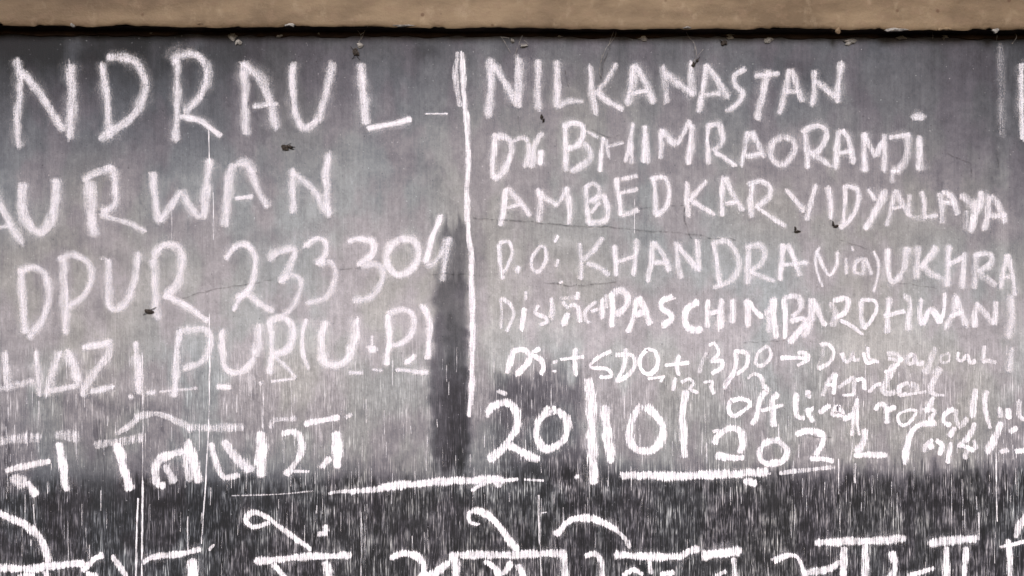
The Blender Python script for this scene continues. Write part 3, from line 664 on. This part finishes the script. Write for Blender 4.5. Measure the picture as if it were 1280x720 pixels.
inscription('pale smeared vertical chalk stripe near the right end of the board', (.45, .4, .7, 1), [
 ('S8', 'w12 f1 1052,165 1052,300 1050,480;w9 1062,545 1040,720', K_),
 ('Z', 'w11 f.22 1249,55 1252,110 1252,172', K_)], 'chalk_mark')
inscription('capital letter cut by the right edge of the picture', SOFT, [('D', 'w8 f1 1265,272 1268,420 1275,588;w8 1268,275 1330,280 1360,330;w7 1270,420 1340,425')])
# thin runs of dripped chalk water
def runs():
    e = empty('chalk_drips', P(262, 480, 0), parent=board); e['label'] = 'thin vertical runs of dripped white chalk water'
    L = ['w1.6 f.8 178,440 179,520 178,610', 'w2.6 f1.1 173,622 171,670 170,760', 'w3 f1.1 179,600 178,670 178,760', 'w2 f1 262,392 262,500 258,590 252,680',
         'w1.8 f.6 329,475 330,590', 'w2.2 f.7 42,630 46,672', 'w2.6 f1 673,618 675,680 679,760', 'w2 f.9 676,641 684,640', 'w1.8 f.8 1048,573 1048,618',
         'w4 f.7 1069,578 1068,604', 'w2 f1 1244,565 1246,652', 'w3 f.45 1223,640 1223,675', 'w1.6 f.5 1082,430 1081,475', 'w1.6 f.8 1072,495 1063,575',
         'w2 f.8 235,645 235,690', 'w1.4 f.5 452,640 451,760', 'w1.5 f.6 267,240 267,300', 'w1.6 f.7 261,160 262,205', 'w1.2 f.5 456,630 457,760',
         'w1.2 f.6 108,660 108,690', 'w1.2 f.6 85,650 86,700', 'w1.3 f.6 28,660 28,695', 'w1.3 f.5 215,235 215,300', 'w1.2 f.5 793,240 793,292']
    for s in L:
        b = newbuf()
        for pts, ww, dn in parse(s, 'Z'): ribbon(b, pts, ww*1.1, dn*.62, 1.0, .6)
        finish(b, 'drip', M_chalk, e)
    r = random.Random(4); b = newbuf()
    for i in range(420):                                    # hair-thin scratches of chalk between the rows
        x = r.uniform(-40, 1320); y = r.choice([r.uniform(480, 640), r.uniform(560, 740), r.uniform(430, 560)]); l = r.uniform(8, 34)
        ribbon(b, [(x, y), (x+r.uniform(-.6, .6), y+l)], r.uniform(.8, 1.6), r.uniform(.12, .5), .9, .6)
    o = finish(b, 'fine_scratches', M_chalk, e); o['kind'] = 'stuff'
runs()
# hairline cracks of the plaster under the paint
def cracks():
    for s in ('w2.6 f.55 592,273 650,276 700,281 760,284 800,288 860,292 880,296 920,300', 'w2.2 f.6 855,258 856,276 861,292 868,300', 'w2 f.45 795,262 856,256',
              'w1.8 f.55 228,373 262,363 300,357 340,350', 'w1.8 f.5 425,337 440,335 470,334', 'w2 f.55 538,343 570,343 608,345', 'w2.6 f.5 680,353 720,357 770,352',
              'w2 f.45 740,162 760,172 775,168', 'w2.2 f.6 1183,192 1196,198 1212,204 1214,222', 'w2.4 f.6 1246,188 1248,210', 'w2.4 f.7 763,60 755,75 751,98', 'w1.6 f.6 706,88 711,108', 'w2 f.5 1050,300 1085,312', 'w2 f.45 648,145 650,170',
              'w2 f.45 930,428 980,426', 'w2 f.5 1010,545 1040,548', 'w1.6 f.45 1110,352 1170,360'):
        b = newbuf()
        for pts, ww, dn in parse(s, 'Z'):
            pts = [(x+random.uniform(-1, 1), y+random.uniform(-1, 1)) for x, y in smooth(pts, 7)]
            ribbon(b, pts, ww*1.2, dn*.62, .5, .3)
        finish(b, 'crack', M_crack, board)
cracks()

# ------------------------------------------------------------------ loose bits along the top edge
def lump(cx, cy, rx, ry, d, seed, th=.004):
    r = random.Random(seed); N = 11; V = [P(cx, cy, d+th)]; F = []
    for ring, k, dd in ((0, .55, th*.8), (1, 1.0, th*.25), (2, 1.02, -.003)):
        for i in range(N):
            a = 2*math.pi*i/N; q = k*(random.Random(seed*31+i).uniform(.5, 1.3))
            V.append(P(cx+math.cos(a)*rx*q, cy+math.sin(a)*ry*q, d+dd*r.uniform(.7, 1.2)))
    for i in range(N):
        j = (i+1) % N; F.append((0, 1+j, 1+i))
        for g_ in (0, 1): F.append((1+g_*N+i, 1+g_*N+j, 1+(g_+1)*N+j, 1+(g_+1)*N+i))
    me = bpy.data.meshes.new('flake'); me.from_pydata(V, [], F); me.update(); return me
for i, (x, y, rx, ry) in enumerate([(290, 45, 6, 7), (298, 53, 4, 4), (450, 56, 5, 4.5), (804, 48, 7, 4), (912, 44, 10, 5), (960, 50, 6, 5), (1062, 53, 9, 4),
                                    (640, 51, 3, 3), (655, 58, 5, 2), (399, 43, 5, 2), (190, 42, 5, 2), (1125, 47, 8, 3), (1180, 46, 6, 3), (1270, 42, 8, 5), (350, 45, 6, 2.2), (700, 46, 3, 1.5)]):
    link('plaster_flake', lump(x, y, rx, ry, .001, i+3), M_flake, board)
for i, (x, y, rx, ry) in enumerate([(250, 29.5, 7, 2.6), (362, 31, 9, 2.5), (1120, 37, 14, 3), (1048, 38, 3, 5), (90, 31, 2.5, 4), (505, 32, 14, 2), (1180, 36, 8, 2.4), (1245, 38, 5, 4), (860, 34, 6, 2)]):
    k = (DIST-DEPTH)/DIST
    link('plaster_flake', lump((x-640)*k+640, (y-360)*k+360, rx, ry*.8, DEPTH-.0015, i+40, .003), M_flake if i % 3 else M_beam, beam)

def threads(name, label, cat, lines, mat=M_web, r=.0003, d=.008, group=None):
    V = []; F = []
    for ln in lines:
        q = np.array(smooth(ln, 2.0)); m = len(q)
        rad = [r*(1+.5*math.sin(i*1.7)) for i in range(m)]
        for i, (x, y) in enumerate(q):
            c = Vector(P(x, y, d+.004*math.sin(i*.5)))
            t = Vector(((q[min(i+1, m-1)]-q[max(i-1, 0)])[0], 0, -(q[min(i+1, m-1)]-q[max(i-1, 0)])[1])).normalized()
            n = t.cross(Vector((0, 1, 0))).normalized()
            for a in range(4):
                V.append(tuple(c+(n*math.cos(a*math.pi/2)+Vector((0, 1, 0))*math.sin(a*math.pi/2))*rad[i]))
            if i:
                b = len(V)-8
                for a in range(4): F.append((b+a, b+(a+1) % 4, b+4+(a+1) % 4, b+4+a))
    me = bpy.data.meshes.new(name); me.from_pydata(V, [], F); me.update()
    o = link(name, me, mat); o['label'] = label; o['category'] = cat
    if group: o['group'] = group
    return o
GW = 'cobweb wisps below the beam'
threads('cobweb', 'forked cobweb wisp above the letter L at the end of the top left row', 'cobweb', [[(440, 32), (447, 39), (452, 46), (449, 54)], [(463, 33), (457, 41), (452, 50)], [(456, 42), (452, 46)]], group=GW)
threads('cobweb', 'loose cobweb wisp above the first letter N of the top right row', 'cobweb', [[(626, 47), (633, 58), (638, 66)], [(653, 46), (648, 58), (643, 70)], [(649, 57), (660, 57), (655, 51)], [(628, 48), (636, 50)]], group=GW)
threads('cobweb', 'long cobweb strand hanging over the letter K in the top right row', 'cobweb', [[(766, 33), (769, 44), (764, 53), (757, 62), (751, 78)], [(768, 36), (763, 50), (760, 58)], [(752, 70), (749, 90), (753, 100)]], group=GW)
threads('cobweb', 'cobweb strand crossing above the second letter N of the top right row', 'cobweb', [[(851, 34), (859, 46), (866, 54), (867, 66)], [(878, 63), (872, 70), (866, 78)], [(868, 60), (869, 74)]], group=GW)
threads('cobweb', 'short cobweb wisps at the top right corner of the board', 'cobweb', [[(1160, 38), (1163, 50)], [(1262, 40), (1266, 48), (1263, 56)], [(1240, 38), (1243, 52)], [(1048, 36), (1049, 44)]], group=GW)

def bug(name, label, cat, cx, cy, lines, bodies, mat=M_dark):
    e = empty(name, P(cx, cy, .002), label, cat)
    for i, (x, y, rx, ry) in enumerate(bodies): link('body', lump(x, y, rx, ry, .002, 70+i+int(cx), .003), mat, e)
    V = []; F = []
    for (a, b) in lines:
        o = len(V); (x0, y0), (x1, y1) = a, b
        V += [P(x0, y0-.6, .004), P(x0, y0+.6, .004), P(x1, y1+.3, .001), P(x1, y1-.3, .001), P(x0, y0, .0055), P(x1, y1, .002)]
        F += [(o, o+1, o+4), (o+4, o+5, o+3, o), (o+1, o+2, o+5, o+4), (o+2, o+3, o+5)]
    if V:
        me = bpy.data.meshes.new('leg'); me.from_pydata(V, [], F); me.update(); link('legs', me, mat, e)
bug('insect', 'small dark insect on the board between the first and second left rows', 'insect', 359, 184,
    [((360, 183), (369, 184)), ((358, 183), (364, 179)), ((357, 185), (353, 188)), ((362, 185), (368, 187)), ((357, 183), (355, 179))],
    [(358, 184, 5.5, 3.2), (364, 184, 3, 1.8)])
bug('insect', 'black insect under the cobweb wisp above the letter L', 'insect', 445, 66, [((443, 64), (438, 58)), ((444, 70), (440, 74)), ((446, 70), (450, 75))], [(445, 66, 4, 5.5)])
bug('insect', 'dark insect on the last letter R stem of the third left row', 'insect', 187, 389, [((190, 387), (196, 384)), ((183, 391), (179, 394))], [(187, 389, 6.5, 2.6)])
bug('insect', 'tiny black insect below the letter V of the third right row', 'insect', 996, 288, [((995, 287), (993, 283))], [(997, 289, 4, 1.8), (994, 286, 1.6, 3)])
bug('insect', 'tiny black insect below the letter D of the third right row', 'insect', 1043, 282, [((1042, 281), (1040, 277))], [(1044, 283, 3.6, 2), (1041, 280, 1.6, 3)])
bug('insect', 'slim dark insect between the first and second right rows near their start', 'insect', 678, 148, [], [(677, 146, 2, 3), (679, 150, 1.6, 2.6)])
bug('insect', 'dark insect with raised wing on the second letter N of the top right row', 'insect', 868, 80, [((868, 80), (875, 71))], [(867, 81, 3.6, 4), (871, 76, 2.4, 2.4)])
bug('insect', 'black speck of an insect below the plaster lump right of the last letter A', 'insect', 904, 55, [((902, 53), (899, 50))], [(904, 54, 4.5, 3)])
